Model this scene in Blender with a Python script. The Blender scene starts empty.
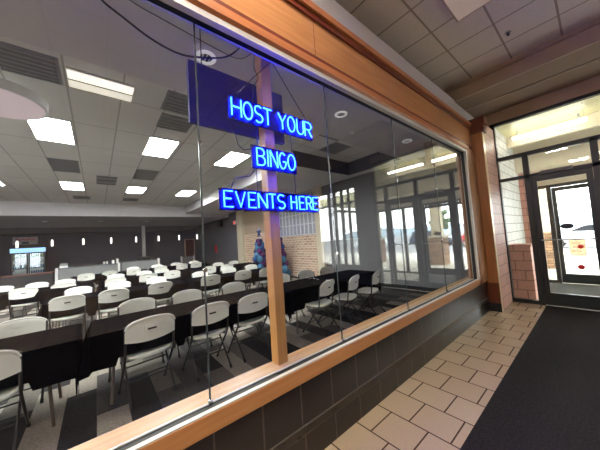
import bpy, bmesh, math, random
from mathutils import Vector, Matrix
random.seed(7)
S = bpy.context.scene
C = S.collection
PI = math.pi

# ------------------------------------------------------------------ mesh builder
class MB:
    def __init__(s):
        s.v = []; s.f = []
    def add(s, vs, fs):
        n = len(s.v)
        s.v += [tuple(p) for p in vs]
        s.f += [tuple(i + n for i in f) for f in fs]
        return s
    def box(s, x0, x1, y0, y1, z0, z1):
        x0, x1 = min(x0, x1), max(x0, x1); y0, y1 = min(y0, y1), max(y0, y1); z0, z1 = min(z0, z1), max(z0, z1)
        v = [(x0,y0,z0),(x1,y0,z0),(x1,y1,z0),(x0,y1,z0),(x0,y0,z1),(x1,y0,z1),(x1,y1,z1),(x0,y1,z1)]
        return s.add(v, [(0,3,2,1),(4,5,6,7),(0,1,5,4),(1,2,6,5),(2,3,7,6),(3,0,4,7)])
    def tube(s, path, r, n=8, closed=False, sx=1.0):
        P = [Vector(p) for p in path]
        m = len(P); rings = []
        prev = None
        for i, p in enumerate(P):
            if closed:
                t = (P[(i+1) % m] - P[i-1])
            else:
                t = (P[min(i+1, m-1)] - P[max(i-1, 0)])
            if t.length < 1e-9: t = Vector((0,0,1))
            t.normalize()
            if prev is None:
                a = Vector((1,0,0)) if abs(t.x) < .8 else Vector((0,1,0))
                u = t.cross(a).normalized()
            else:
                u = prev - t * prev.dot(t)
                u = u.normalized() if u.length > 1e-6 else t.orthogonal().normalized()
            prev = u
            w = t.cross(u)
            rr = r[i] if isinstance(r, (list, tuple)) else r
            rings.append([p + (u*math.cos(2*PI*k/n)*sx + w*math.sin(2*PI*k/n))*rr for k in range(n)])
        vs = [q for R in rings for q in R]; fs = []
        for i in range(m if closed else m-1):
            a = i*n; b = ((i+1) % m)*n
            for k in range(n):
                fs.append((a+k, a+(k+1) % n, b+(k+1) % n, b+k))
        if not closed:
            fs.append(tuple(range(n-1, -1, -1))); fs.append(tuple(range((m-1)*n, m*n)))
        return s.add(vs, fs)
    def lathe(s, prof, cx=0, cy=0, n=20, closed_top=True):
        vs = []; fs = []
        for r, z in prof:
            for k in range(n):
                vs.append((cx + r*math.cos(2*PI*k/n), cy + r*math.sin(2*PI*k/n), z))
        m = len(prof)
        for i in range(m-1):
            for k in range(n):
                fs.append((i*n+k, i*n+(k+1) % n, (i+1)*n+(k+1) % n, (i+1)*n+k))
        fs.append(tuple(range(n-1, -1, -1))); fs.append(tuple(range((m-1)*n, m*n)))
        return s.add(vs, fs)
    def cyl(s, p0, p1, r, n=16):
        return s.tube([p0, p1], r, n)
    def prism(s, poly, axis, a, b):
        # poly of 2-D points extruded along axis ('x','y','z') from a to b
        def P(u, w, t):
            return {'x': (t,u,w), 'y': (u,t,w), 'z': (u,w,t)}[axis]
        n = len(poly)
        vs = [P(u,w,a) for u, w in poly] + [P(u,w,b) for u, w in poly]
        fs = [tuple(range(n-1,-1,-1)), tuple(range(n, 2*n))] + [(i,(i+1)%n,n+(i+1)%n,n+i) for i in range(n)]
        return s.add(vs, fs)
    def grid(s, fn, nu, nv, skip=None):
        vs = [fn(i/nu, j/nv) for j in range(nv+1) for i in range(nu+1)]
        fs = []
        for j in range(nv):
            for i in range(nu):
                if skip and skip(i, j): continue
                a = j*(nu+1)+i
                fs.append((a, a+1, a+nu+2, a+nu+1))
        return s.add(vs, fs)
    def build(s, name, m, parent=None, smooth=False, solid=0, bevel=0, sub=0):
        me = bpy.data.meshes.new(name)
        me.from_pydata(s.v, [], s.f)
        bm = bmesh.new(); bm.from_mesh(me)
        bmesh.ops.recalc_face_normals(bm, faces=bm.faces)
        if solid:
            bmesh.ops.solidify(bm, geom=bm.faces[:], thickness=solid)
            bmesh.ops.recalc_face_normals(bm, faces=bm.faces)
        bm.to_mesh(me); bm.free()
        if smooth:
            for p in me.polygons: p.use_smooth = True
            if hasattr(me, 'set_sharp_from_angle'): me.set_sharp_from_angle(angle=math.radians(50))
        me.materials.append(m)
        o = bpy.data.objects.new(name, me); C.objects.link(o)
        if parent: o.parent = parent
        if bevel:
            b = o.modifiers.new('bevel', 'BEVEL'); b.width = bevel; b.segments = 2; b.limit_method = 'ANGLE'
        if sub:
            q = o.modifiers.new('sub', 'SUBSURF'); q.levels = sub; q.render_levels = sub
        return o

def tag(o, label, cat, group=None):
    o['label'] = label; o['category'] = cat
    if group: o['group'] = group
    return o
def thing(name, label, cat, loc=(0,0,0), rz=0, group=None):
    o = bpy.data.objects.new(name, None); C.objects.link(o)
    o.empty_display_size = .1
    o.location = loc; o.rotation_euler = (0,0,rz)
    return tag(o, label, cat, group)
def struct(name, mb, m, **k):
    o = mb.build(name, m, **k); o['kind'] = 'structure'; return o
def dup(root, loc, rz=0, label=None, group=None):
    r = root.copy(); C.objects.link(r); r.location = loc; r.rotation_euler = (0,0,rz)
    if label: r['label'] = label
    if group: r['group'] = group
    for ch in list(root.children):
        c = ch.copy(); C.objects.link(c); c.parent = r
        for g in ch.children:
            d = g.copy(); C.objects.link(d); d.parent = c
    return r

# ------------------------------------------------------------------ materials
def srgb(r, g, b):
    f = lambda c: (c/255/12.92 if c/255 <= .04045 else ((c/255+.055)/1.055)**2.4)
    return (f(r), f(g), f(b), 1)
def mat(name, col, rough=.5, metal=0, emit=None, es=0, var=0, vscale=8, bump=0, bscale=60, spec=None, stretch=None):
    m = bpy.data.materials.new(name); m.use_nodes = True
    nt = m.node_tree; b = nt.nodes['Principled BSDF']
    b.inputs['Base Color'].default_value = col
    b.inputs['Roughness'].default_value = rough
    b.inputs['Metallic'].default_value = metal
    if spec is not None: b.inputs['Specular IOR Level'].default_value = spec
    if emit:
        b.inputs['Emission Color'].default_value = emit; b.inputs['Emission Strength'].default_value = es
    if var or bump:
        tc = nt.nodes.new('ShaderNodeTexCoord'); mp = nt.nodes.new('ShaderNodeMapping')
        nt.links.new(tc.outputs['Object'], mp.inputs['Vector'])
        if stretch: mp.inputs['Scale'].default_value = stretch
    if var:
        nz = nt.nodes.new('ShaderNodeTexNoise'); nz.inputs['Scale'].default_value = vscale; nz.inputs['Detail'].default_value = 5
        nt.links.new(mp.outputs['Vector'], nz.inputs['Vector'])
        rp = nt.nodes.new('ShaderNodeValToRGB')
        rp.color_ramp.elements[0].position = .3; rp.color_ramp.elements[1].position = .7
        rp.color_ramp.elements[0].color = tuple(c*(1-var) for c in col[:3]) + (1,)
        rp.color_ramp.elements[1].color = tuple(min(1, c*(1+var)) for c in col[:3]) + (1,)
        nt.links.new(nz.outputs['Fac'], rp.inputs['Fac']); nt.links.new(rp.outputs['Color'], b.inputs['Base Color'])
    if bump:
        n2 = nt.nodes.new('ShaderNodeTexNoise'); n2.inputs['Scale'].default_value = bscale; n2.inputs['Detail'].default_value = 4
        nt.links.new(mp.outputs['Vector'], n2.inputs['Vector'])
        bp = nt.nodes.new('ShaderNodeBump'); bp.inputs['Strength'].default_value = bump; bp.inputs['Distance'].default_value = .01
        nt.links.new(n2.outputs['Fac'], bp.inputs['Height']); nt.links.new(bp.outputs['Normal'], b.inputs['Normal'])
    return m
def brick(name, c1, c2, grout, bw, rh, mortar, axes, org, offset=.5, rough=.4, bias=0, bump=.3, var=0, spec=None, vscale=30, ramp=None):
    """tile / brick / plank material on object coordinates: axes = (along brick, across rows)"""
    m = bpy.data.materials.new(name); m.use_nodes = True
    nt = m.node_tree; b = nt.nodes['Principled BSDF']
    L = nt.links.new
    tc = nt.nodes.new('ShaderNodeTexCoord'); sp = nt.nodes.new('ShaderNodeSeparateXYZ'); L(tc.outputs['Object'], sp.inputs[0])
    cb = nt.nodes.new('ShaderNodeCombineXYZ')
    for i in range(2):
        su = nt.nodes.new('ShaderNodeMath'); su.operation = 'SUBTRACT'
        L(sp.outputs[axes[i]], su.inputs[0]); su.inputs[1].default_value = org[i]; L(su.outputs[0], cb.inputs[i])
    br = nt.nodes.new('ShaderNodeTexBrick')
    L(cb.outputs[0], br.inputs['Vector'])
    br.offset = offset; br.offset_frequency = 2; br.squash = 1
    br.inputs['Color1'].default_value = c1; br.inputs['Color2'].default_value = c2; br.inputs['Mortar'].default_value = grout
    br.inputs['Scale'].default_value = 1; br.inputs['Mortar Size'].default_value = mortar; br.inputs['Mortar Smooth'].default_value = .1
    br.inputs['Bias'].default_value = bias; br.inputs['Brick Width'].default_value = bw; br.inputs['Row Height'].default_value = rh
    src = br.outputs['Color']
    if ramp:
        cr = nt.nodes.new('ShaderNodeValToRGB'); cr.color_ramp.interpolation = 'CONSTANT'
        while len(cr.color_ramp.elements) < len(ramp): cr.color_ramp.elements.new(.5)
        for e, (p_, c_) in zip(cr.color_ramp.elements, ramp): e.position = p_; e.color = c_
        L(src, cr.inputs['Fac']); src = cr.outputs['Color']
    if var:
        nz = nt.nodes.new('ShaderNodeTexNoise'); nz.inputs['Scale'].default_value = vscale; nz.inputs['Detail'].default_value = 6
        L(tc.outputs['Object'], nz.inputs['Vector'])
        mr = nt.nodes.new('ShaderNodeMapRange'); mr.inputs[1].default_value = .3; mr.inputs[2].default_value = .7
        mr.inputs[3].default_value = 1-var; mr.inputs[4].default_value = 1+var
        L(nz.outputs['Fac'], mr.inputs[0])
        mx = nt.nodes.new('ShaderNodeVectorMath'); mx.operation = 'SCALE'
        L(src, mx.inputs[0]); L(mr.outputs[0], mx.inputs['Scale']); src = mx.outputs[0]
    L(src, b.inputs['Base Color'])
    b.inputs['Roughness'].default_value = rough
    if spec is not None: b.inputs['Specular IOR Level'].default_value = spec
    if bump:
        bp = nt.nodes.new('ShaderNodeBump'); bp.inputs['Strength'].default_value = bump; bp.inputs['Distance'].default_value = .004
        iv = nt.nodes.new('ShaderNodeMath'); iv.operation = 'SUBTRACT'; iv.inputs[0].default_value = 1
        L(br.outputs['Fac'], iv.inputs[1]); L(iv.outputs[0], bp.inputs['Height']); L(bp.outputs['Normal'], b.inputs['Normal'])
    return m
def wood(name, a, bcol, axis, rough=.35):
    m = bpy.data.materials.new(name); m.use_nodes = True
    nt = m.node_tree; b = nt.nodes['Principled BSDF']; L = nt.links.new
    tc = nt.nodes.new('ShaderNodeTexCoord'); mp = nt.nodes.new('ShaderNodeMapping'); L(tc.outputs['Object'], mp.inputs['Vector'])
    sc = [18, 18, 18]; sc[axis] = 1.3; mp.inputs['Scale'].default_value = sc
    nz = nt.nodes.new('ShaderNodeTexNoise'); nz.inputs['Scale'].default_value = 1.6; nz.inputs['Detail'].default_value = 6; nz.inputs['Distortion'].default_value = .6
    L(mp.outputs['Vector'], nz.inputs['Vector'])
    rp = nt.nodes.new('ShaderNodeValToRGB')
    rp.color_ramp.elements[0].position = .3; rp.color_ramp.elements[0].color = a
    rp.color_ramp.elements[1].position = .7; rp.color_ramp.elements[1].color = bcol
    L(nz.outputs['Fac'], rp.inputs['Fac']); L(rp.outputs['Color'], b.inputs['Base Color'])
    b.inputs['Roughness'].default_value = rough
    return m
def glass_mat(name, tint=(1,1,1,1), k=1.0):
    m = bpy.data.materials.new(name); m.use_nodes = True
    nt = m.node_tree; L = nt.links.new
    for n in list(nt.nodes):
        if n.type != 'OUTPUT_MATERIAL': nt.nodes.remove(n)
    out = [n for n in nt.nodes][0]
    tr = nt.nodes.new('ShaderNodeBsdfTransparent'); tr.inputs['Color'].default_value = tint
    gl = nt.nodes.new('ShaderNodeBsdfGlossy'); gl.inputs['Roughness'].default_value = .0
    fr = nt.nodes.new('ShaderNodeFresnel')
    ge = nt.nodes.new('ShaderNodeNewGeometry'); mr = nt.nodes.new('ShaderNodeMapRange')   # same reflectance on both faces of the sheet
    mr.inputs[3].default_value = 1.5; mr.inputs[4].default_value = 1/1.5
    L(ge.outputs['Backfacing'], mr.inputs[0]); L(mr.outputs[0], fr.inputs['IOR'])
    ml = nt.nodes.new('ShaderNodeMath'); ml.operation = 'MULTIPLY'; ml.inputs[1].default_value = k; ml.use_clamp = True
    L(fr.outputs[0], ml.inputs[0])
    mx = nt.nodes.new('ShaderNodeMixShader'); L(ml.outputs[0], mx.inputs[0]); L(tr.outputs[0], mx.inputs[1]); L(gl.outputs[0], mx.inputs[2])
    L(mx.outputs[0], out.inputs['Surface'])
    return m

M = {}
M['oak_x'] = wood('honey_oak', srgb(186,126,76), srgb(204,146,92), 0)
M['oak_trim'] = wood('honey_oak_trim', srgb(180,110,66), srgb(200,130,82), 0)
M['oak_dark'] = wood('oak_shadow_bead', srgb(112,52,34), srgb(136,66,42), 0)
M['oak_z'] = wood('oak_upright', srgb(152,100,58), srgb(172,116,68), 2)
M['oak_brown'] = wood('brown_stained_oak', srgb(96,48,30), srgb(116,60,38), 2)
M['pine_z'] = wood('pine_post', srgb(188,136,78), srgb(206,156,96), 2)
M['pine_x'] = wood('pine_sill', srgb(190,145,88), srgb(212,170,110), 0)
M['white_metal'] = mat('white_window_frame', srgb(205,200,192), .35)
M['gasket'] = mat('black_gasket', srgb(22,22,24), .5)
M['glass'] = glass_mat('clear_glass', (.97,.975,.975,1), 1.25)
M['glass_edge'] = mat('glass_edge', srgb(70,78,80), .2)
M['glass2'] = glass_mat('door_glass', (.96,.975,.965,1))
M['chrome'] = mat('polished_metal', srgb(205,205,205), .2, 1)
M['black_tile'] = brick('black_wall_tile', srgb(33,28,26), srgb(38,32,29), srgb(84,76,68), .307, .32, .006, (0,2), (.785,.25), 0, .28, bump=.4, var=.15)
M['black_base'] = brick('black_base_tile', srgb(33,28,26), srgb(38,32,29), srgb(80,72,65), .306, .3, .006, (0,2), (1.26-.153,-.02), 0, .28, bump=.4, var=.15)
M['black_liner'] = mat('black_liner_tile', srgb(42,36,33), .25, var=.15)
M['lobby_tile'] = brick('beige_floor_tile', srgb(188,168,140), srgb(194,174,146), srgb(88,70,56), .312, .306, .006, (1,0), (1.133-.312,1.655), .5, .15, bump=.3, var=.07, vscale=90)
M['hall_carpet'] = brick('carpet_planks', (0,0,0,1), (1,1,1,1), (.5,.5,.5,1), 1.0, .25, .001, (1,0), (.2,.23), .37, .95, bias=0, ramp=[(0,srgb(48,46,46)),(.28,srgb(70,67,65)),(.46,srgb(98,93,87)),(.62,srgb(138,130,120)),(.8,srgb(152,145,136))], bump=.05, var=.22, spec=.1, vscale=45)
M['black_mat'] = mat('black_entrance_carpet', srgb(46,43,42), .95, var=.4, vscale=70, bump=.6, bscale=300, spec=.1)
M['grey_mat'] = mat('grey_vestibule_carpet', srgb(84,84,82), .95, var=.2, vscale=80, spec=.1)
M['lobby_ceil'] = brick('lobby_ceiling_tile', srgb(214,202,190), srgb(218,206,194), srgb(160,146,132), .57, .563, .012, (0,1), (2.42-.57,.095), 0, .9, bump=.5, var=.03, spec=.1)
M['hall_ceil'] = brick('hall_ceiling_tile', srgb(218,216,212), srgb(222,220,216), srgb(176,174,170), 1.22, .61, .012, (1,0), (5.75,-.9), 0, .9, bump=.3, var=.03, spec=.1)
M['drywall'] = mat('grey_drywall', srgb(206,203,204), .85, var=.02, vscale=3)
M['tan_paint'] = mat('tan_paint', srgb(178,158,136), .8, var=.03, vscale=3)
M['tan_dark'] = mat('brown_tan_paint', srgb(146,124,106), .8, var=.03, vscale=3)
M['cream'] = mat('cream_paint', srgb(214,202,178), .7, var=.03, vscale=3)
M['charcoal'] = mat('charcoal_wall', srgb(98,99,108), .8, var=.05, vscale=2)
M['midgrey'] = mat('grey_wall', srgb(112,112,114), .8, var=.03, vscale=2)
M['beam'] = mat('slate_bulkhead', srgb(82,82,92), .8, var=.03, vscale=2)
M['panelgrey'] = mat('grey_panel', srgb(128,130,130), .7, var=.08, vscale=12)
M['brickwall'] = brick('buff_brick', srgb(206,172,146), srgb(170,128,106), srgb(222,208,188), .26, .1, .016, (1,2), (0,0), .5, .7, bump=.5, var=.12)
M['pinktile'] = brick('pink_block_tile', srgb(206,158,142), srgb(196,146,132), srgb(150,112,104), .4, .2, .008, (0,2), (5.65,.0), .5, .45, bump=.4, var=.08)
M['pinktile_y'] = brick('red_block_tile', srgb(204,150,134), srgb(192,138,122), srgb(146,104,92), .3, .2, .01, (1,2), (0,0), .5, .5, bump=.4, var=.08)
M['whiteblock'] = brick('white_block', srgb(182,180,172), srgb(174,172,164), srgb(120,118,112), .45, .2, .012, (0,2), (0,0), .5, .6, bump=.5, var=.06)
M['frame'] = mat('dark_green_frame', srgb(34,40,38), .4, var=.06)
M['steel'] = mat('steel', srgb(150,150,148), .3, 1)
M['plastic'] = mat('white_chair_plastic', srgb(238,239,230), .45, bump=.03, bscale=220)
M['legmetal'] = mat('grey_powder_coat', srgb(46,45,46), .5, .2)
M['rubber'] = mat('dark_rubber', srgb(26,26,27), .7)
M['cloth'] = mat('black_cloth', srgb(12,12,16), .85, var=.25, vscale=30, bump=.2, bscale=500, spec=.0)
M['tabletop'] = mat('grey_table_plastic', srgb(190,188,182), .5)
M['tableleg'] = mat('table_leg_metal', srgb(120,108,96), .45, .4)
M['neonblue'] = mat('neon_tube', srgb(40,90,255), .3, emit=(.0013,.0078,1,1), es=240)
M['acrylic'] = mat('blue_acrylic', srgb(8,4,34), .25, var=.05)
M['navy'] = mat('navy_panel', srgb(16,12,112), .55, var=.05)
M['wire'] = mat('black_wire', srgb(16,16,20), .5)
M['white'] = mat('white_enamel', srgb(225,225,222), .4)
M['lamp'] = mat('lamp_diffuser', srgb(240,240,240), .5, emit=(.97,1,.98,1), es=62)
M['fill_warm'] = mat('warm_fill_diffuser', srgb(240,230,215), .5, emit=(1,.90,.78,1), es=62)
M['reflection_cream'] = mat('cream_reflection_glow', srgb(238,228,205), .5, emit=(1,.93,.78,1), es=.75)  # glow stands in for a lobby light mirrored in the window
M['drum'] = mat('pink_reflection_glow', srgb(222,200,206), .6, emit=(1,.86,.9,1), es=.28)  # glow stands in for a round lobby lamp mirrored in the window
M['fill_vest'] = mat('vestibule_fill_lens', srgb(240,235,220), .5, emit=(1,.96,.86,1), es=16)
M['ringglow'] = mat('white_ring_added_glow', srgb(235,235,235), .4, emit=(1,.98,.95,1), es=.35)  # glow added to brighten the rims of downlights that are off
M['grilleback'] = mat('grille_shadow', srgb(112,112,114), .8)
M['panel_off'] = mat('white_panel_lens', srgb(226,206,182), .6, emit=(1,.84,.66,1), es=.1)
M['pend'] = mat('pendant_glass', srgb(240,240,240), .4, emit=(1,.97,.9,1), es=2.5)
M['ventdark'] = mat('dark_grille', srgb(138,138,141), .7, var=.1)
M['ventgrey'] = mat('grey_grille', srgb(126,126,128), .6, var=.05)
M['black'] = mat('black_plastic', srgb(24,24,26), .4)
M['fridge_glow'] = mat('cooler_light_panel', srgb(160,205,235), .4, emit=(.35,.65,1,1), es=1.3)
M['fridge_in'] = mat('cooler_interior', srgb(200,212,215), .5, emit=(.75,.95,1,1), es=.28)
M['redbrown'] = mat('red_brown_door', srgb(86,44,40), .5, var=.1, stretch=(8,8,1))
M['red'] = mat('red_enamel', srgb(190,24,30), .35)
M['redlight'] = mat('red_exit_letters', srgb(230,50,50), .4, emit=(1,.1,.08,1), es=1.5)
M['concrete'] = mat('pale_concrete', srgb(196,190,178), .85, var=.08, vscale=3)
M['asphalt'] = mat('asphalt', srgb(128,128,128), .9, var=.12, vscale=6)
M['stone'] = brick('stacked_stone', srgb(178,140,106), srgb(120,92,72), srgb(90,74,62), .22, .09, .01, (1,2), (0,0), .4, .8, bump=.8, var=.2)
M['slat'] = brick('pale_slat_ceiling', srgb(208,202,158), srgb(198,192,148), srgb(150,140,116), 2.4, .1, .01, (1,0), (0,0), .3, .35, bump=.5, var=.05)
M['hill'] = mat('hazy_blue_hills', srgb(150,166,176), .95, var=.1, vscale=.05)
M['tree'] = mat('tree_foliage', srgb(96,112,84), .9, var=.4, vscale=4)
M['trunk'] = mat('bark', srgb(86,72,60), .9, var=.3)
M['carglass'] = mat('dark_car_glass', srgb(30,36,42), .1)
M['tyre'] = mat('tyre', srgb(22,22,22), .8)
M['lattice'] = mat('white_lattice', srgb(222,222,228), .5)
M['pale_window'] = mat('frosted_panel', srgb(170,172,184), .4)

# ------------------------------------------------------------------ camera
cam = bpy.data.cameras.new('camera'); co = bpy.data.objects.new('camera', cam); C.objects.link(co)
cam.sensor_width = 36; cam.lens = 246.36/600*36; cam.clip_start = .02; cam.clip_end = 400
R = ((0.77071847,-0.63373966,-0.06608386),(-0.01326388,0.08773395,-0.99605563),(0.63703776,0.768555,0.05921232))
mw = Matrix(((R[0][0],-R[1][0],-R[2][0],0),(R[0][1],-R[1][1],-R[2][1],0),(R[0][2],-R[1][2],-R[2][2],1.55),(0,0,0,1)))
co.matrix_world = mw
S.camera = co

# ------------------------------------------------------------------ setting: floors, ceilings, walls
struct('floor', MB().box(-4.5,6.55,.70,1.46,-.1,0).box(-4.5,6.55,-5.5,.70,-.1,-.004), M['lobby_tile'])
struct('floor.001', MB().box(-6.5,6.6,1.46,22.6,-.1,0), M['hall_carpet'])
struct('ceiling', MB().box(-4.5,5.32,-5.5,2.3,4.25,4.5), M['lobby_ceil'])
# dropped soffit in front of the doors
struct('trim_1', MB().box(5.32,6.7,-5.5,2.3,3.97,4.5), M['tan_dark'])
struct('trim_2', MB().box(5.85,5.88,-5.5,2.3,3.955,3.972).box(5.28,5.32,-5.5,2.3,3.97,4.25).box(5.24,5.28,-5.5,2.3,4.19,4.25), M['tan_paint'])
# window wall (lobby side)
struct('wall_front', MB().box(-4.5,5.7,1.43,1.55,.25,.56), M['black_tile'])
struct('baseboard_front', MB().box(-4.5,5.7,1.425,1.55,0,.19), M['black_base'])
struct('trim_3', MB().box(-4.5,5.7,1.422,1.55,.195,.245), M['black_liner'])
struct('trim_26', MB().box(-4.5,5.7,1.4235,1.55,.188,.195).box(-4.5,5.7,1.4235,1.55,.245,.251), mat('grey_grout', srgb(92,84,76), .8))
struct('wall_front.001', MB().box(-4.5,6.6,2.3,2.4,3.53,4.5), M['tan_paint'])
struct('wall_front.002', MB().box(-4.5,-3.2,1.44,1.58,.56,3.57), M['oak_x'])
# honey oak header above the window, with its mouldings
hd = struct('trim_4', MB().box(-4.5,5.62,1.43,1.505,2.98,3.55), M['oak_x'])
struct('trim_5', MB().box(-4.5,5.62,1.385,1.43,3.51,3.57).box(-4.5,5.62,1.43,2.3,3.55,3.57), M['oak_trim'])
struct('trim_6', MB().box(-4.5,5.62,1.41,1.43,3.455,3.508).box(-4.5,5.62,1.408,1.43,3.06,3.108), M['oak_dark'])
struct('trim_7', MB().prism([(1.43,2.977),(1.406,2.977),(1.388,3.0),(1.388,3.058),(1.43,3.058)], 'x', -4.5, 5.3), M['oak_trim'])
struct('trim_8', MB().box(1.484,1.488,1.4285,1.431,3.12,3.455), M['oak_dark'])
# wooden bottom rail and right upright of the window
struct('trim_9', MB().box(-3.2,5.30,1.40,1.43,.552,.655).box(-3.2,5.3,1.43,1.49,.552,.652), M['oak_x'], bevel=.003)
struct('trim_10', MB().box(5.17,5.66,1.40,1.58,.56,3.0), M['oak_z'])
# display window: white frame, gaskets, glass
win = struct('window_1', MB().box(-3.2,5.17,1.404,1.432,.655,.663).box(-3.2,5.17,1.404,1.448,2.936,2.976).box(5.13,5.17,1.396,1.432,.655,2.976)
    .box(-3.2,5.17,1.476,1.491,.652,.665).box(-3.2,5.17,1.49,1.505,2.936,2.976).box(5.13,5.17,1.476,1.491,.655,2.95), M['white_metal'])
MB().box(-3.2,5.13,1.432,1.476,.652,.659).box(-3.2,5.13,1.448,1.49,2.938,2.976).box(5.11,5.165,1.432,1.476,.659,2.938).build('gasket', M['gasket'], win)
joints = [-3.2,-1.80,-.66,.482,1.61,2.76,3.90,5.115]
for a, b in zip(joints[:-1], joints[1:]):
    MB().box(a+.002,b-.002,1.474,1.482,.655,2.95).build('glass_pane', M['glass'], win)
for j in joints[1:-1]:
    MB().box(j-.004,j+.004,1.4735,1.4825,.655,2.95).build('pane_joint', M['glass_edge'], win)
    for z in (2.17,1.41,.675):
        MB().tube([(j,1.462,z),(j,1.473,z)], .013, 14).build('glass_clip', M['chrome'], win, smooth=True)
# inner sill and header of the hall side
struct('trim_11', MB().box(-3.2,5.6,1.491,1.635,.57,.66), M['pine_x'])
struct('wall_front.003', MB().box(-4.5,6.6,1.55,1.62,0,.57), M['midgrey'])
struct('wall_front.004', MB().box(-4.5,6.6,1.505,1.535,2.976,3.5).box(5.66,6.6,1.5,1.7,.57,3.5), M['drywall'])
struct('wall_front.005', MB().box(-4.5,-3.2,1.58,1.7,.57,3.0), M['drywall'])
# hall ceiling: low plain soffit round a raised tiled field
struct('ceiling.001', MB().box(-6.5,6.25,3.17,4.93,3.9,4.0).box(-6.5,4.0,4.93,15.1,3.9,4.0), M['hall_ceil'])
struct('ceiling.002', MB().box(-6.5,6.6,1.535,3.17,3.5,4.0).box(6.25,6.6,3.17,4.93,3.5,4.0), M['drywall'])
struct('trim_12', MB().box(4.0,6.6,4.93,15.1,3.5,4.0), M['drywall'])
struct('trim_13', MB().box(4.0,6.25,4.915,4.93,3.495,3.9).box(6.235,6.25,3.17,4.915,3.495,3.9), M['beam'])
struct('ceiling.003', MB().box(-6.5,6.6,15.1,21.4,3.3,4.0), M['drywall'])
struct('trim_14', MB().box(-6.5,6.6,21.4,22.5,2.96,3.4), M['midgrey'])
# hall walls
struct('wall_back', MB().box(-6.6,6.6,22.5,22.65,0,3.4), M['charcoal'])
struct('wall_left', MB().box(-6.65,-6.5,1.46,22.6,0,4.0), M['midgrey'])
struct('wall_right', MB().box(6.6,6.75,13.7,22.6,0,4.0), M['charcoal'])
struct('wall_right.001', MB().box(6.6,6.75,6.9,13.0,0,2.02), M['brickwall'])
struct('wall_right.002', MB().box(6.6,6.75,6.9,13.0,2.02,4.0), M['tan_paint'])
struct('wall_right.003', MB().box(6.6,6.75,1.46,6.55,0,4.0), M['midgrey'])
struct('trim_15', MB().box(6.45,6.75,13.0,13.7,0,4.0).box(6.42,6.78,12.97,13.73,0,.15), M['cream'])
struct('trim_16', MB().box(6.48,6.75,6.55,6.9,0,4.0).box(6.45,6.78,6.52,6.93,0,.15), M['cream'])
struct('baseboard_right', MB().box(6.57,6.6,1.7,6.52,0,.1), M['gasket'])
# lobby side and rear walls (seen only as reflections)
struct('wall_left.001', MB().box(-4.6,-4.5,-5.5,2.3,-.1,4.5), M['tan_paint'])
struct('wall_back.001', MB().box(-4.5,6.7,-5.6,-5.5,-.1,4.5), M['tan_paint'])

# oak pilaster with brown base at the end of the window wall
pil = struct('trim_17', MB().box(5.66,5.74,1.255,1.5,.52,3.36), M['oak_z'])
struct('trim_18', MB().box(5.645,5.74,1.25,1.46,.15,.52), M['oak_brown'])
struct('trim_19', MB().box(5.62,5.80,1.21,1.46,3.36,3.5).box(5.60,5.82,1.19,1.46,3.50,3.64), M['oak_brown'])
struct('trim_20', MB().box(5.64,5.74,1.245,1.46,0,.15), M['gasket'])
struct('wall_right.004', MB().box(5.74,6.56,1.255,1.42,0,3.6), M['pinktile'])
struct('trim_21', MB().box(5.655,5.745,1.243,1.2545,.0,3.36), mat('brushed_corner_guard', srgb(214,190,150), .3, .5))
struct('wall_front.006', MB().box(5.62,6.6,1.43,2.3,3.03,3.6), M['tan_paint'])

# ------------------------------------------------------------------ entrance doors (x = 6.6) and vestibule
def bays(x, ylist, z0, z1, mb, w=.04, d=.05):
    for y in ylist: mb.box(x-d, x+d, y-w, y+w, z0, z1)
struct('wall_right.005', MB().box(6.55,6.7,-5.5,-3.9,0,4.1).box(6.55,6.7,-2.0,-1.36,0,4.1).box(6.55,6.7,-3.9,-2.0,0,.55).box(6.55,6.7,-3.9,-2.0,3.2,4.1), M['charcoal'])
struct('wall_right.006', MB().box(6.55,6.7,-1.36,1.3,3.73,4.0).box(6.55,6.7,1.3,2.3,3.6,4.0), M['tan_paint'])
ef = MB()
bays(6.6, [1.275,-1.33], 0, 3.73, ef, .042); bays(6.6, [.815,-.065,-.95], 0, 2.95, ef, .045)
ef.box(6.55,6.65,-1.36,1.3,3.67,3.73).box(6.55,6.65,-1.36,1.3,2.91,2.985).box(6.55,6.65,-1.36,1.3,2.47,2.53)
ef.box(6.55,6.65,.86,1.26,0,.07).box(6.55,6.65,-1.3,-.98,0,.07)
w2 = struct('window_2', ef, M['frame'])
for y0, y1 in ((.857,1.233),(-.023,.773),(-.908,-.107),(-1.288,-.992)):
    MB().box(6.597,6.603,y0,y1,2.53,2.91).build('glass_pane', M['glass2'], w2)
MB().box(6.597,6.603,-1.288,1.233,2.985,3.67).build('glass_pane', M['glass2'], w2)
for y0, y1 in ((.857,1.233),(-1.288,-.992)):
    MB().box(6.597,6.603,y0,y1,.07,2.47).build('glass_pane', M['glass2'], w2)
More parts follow.
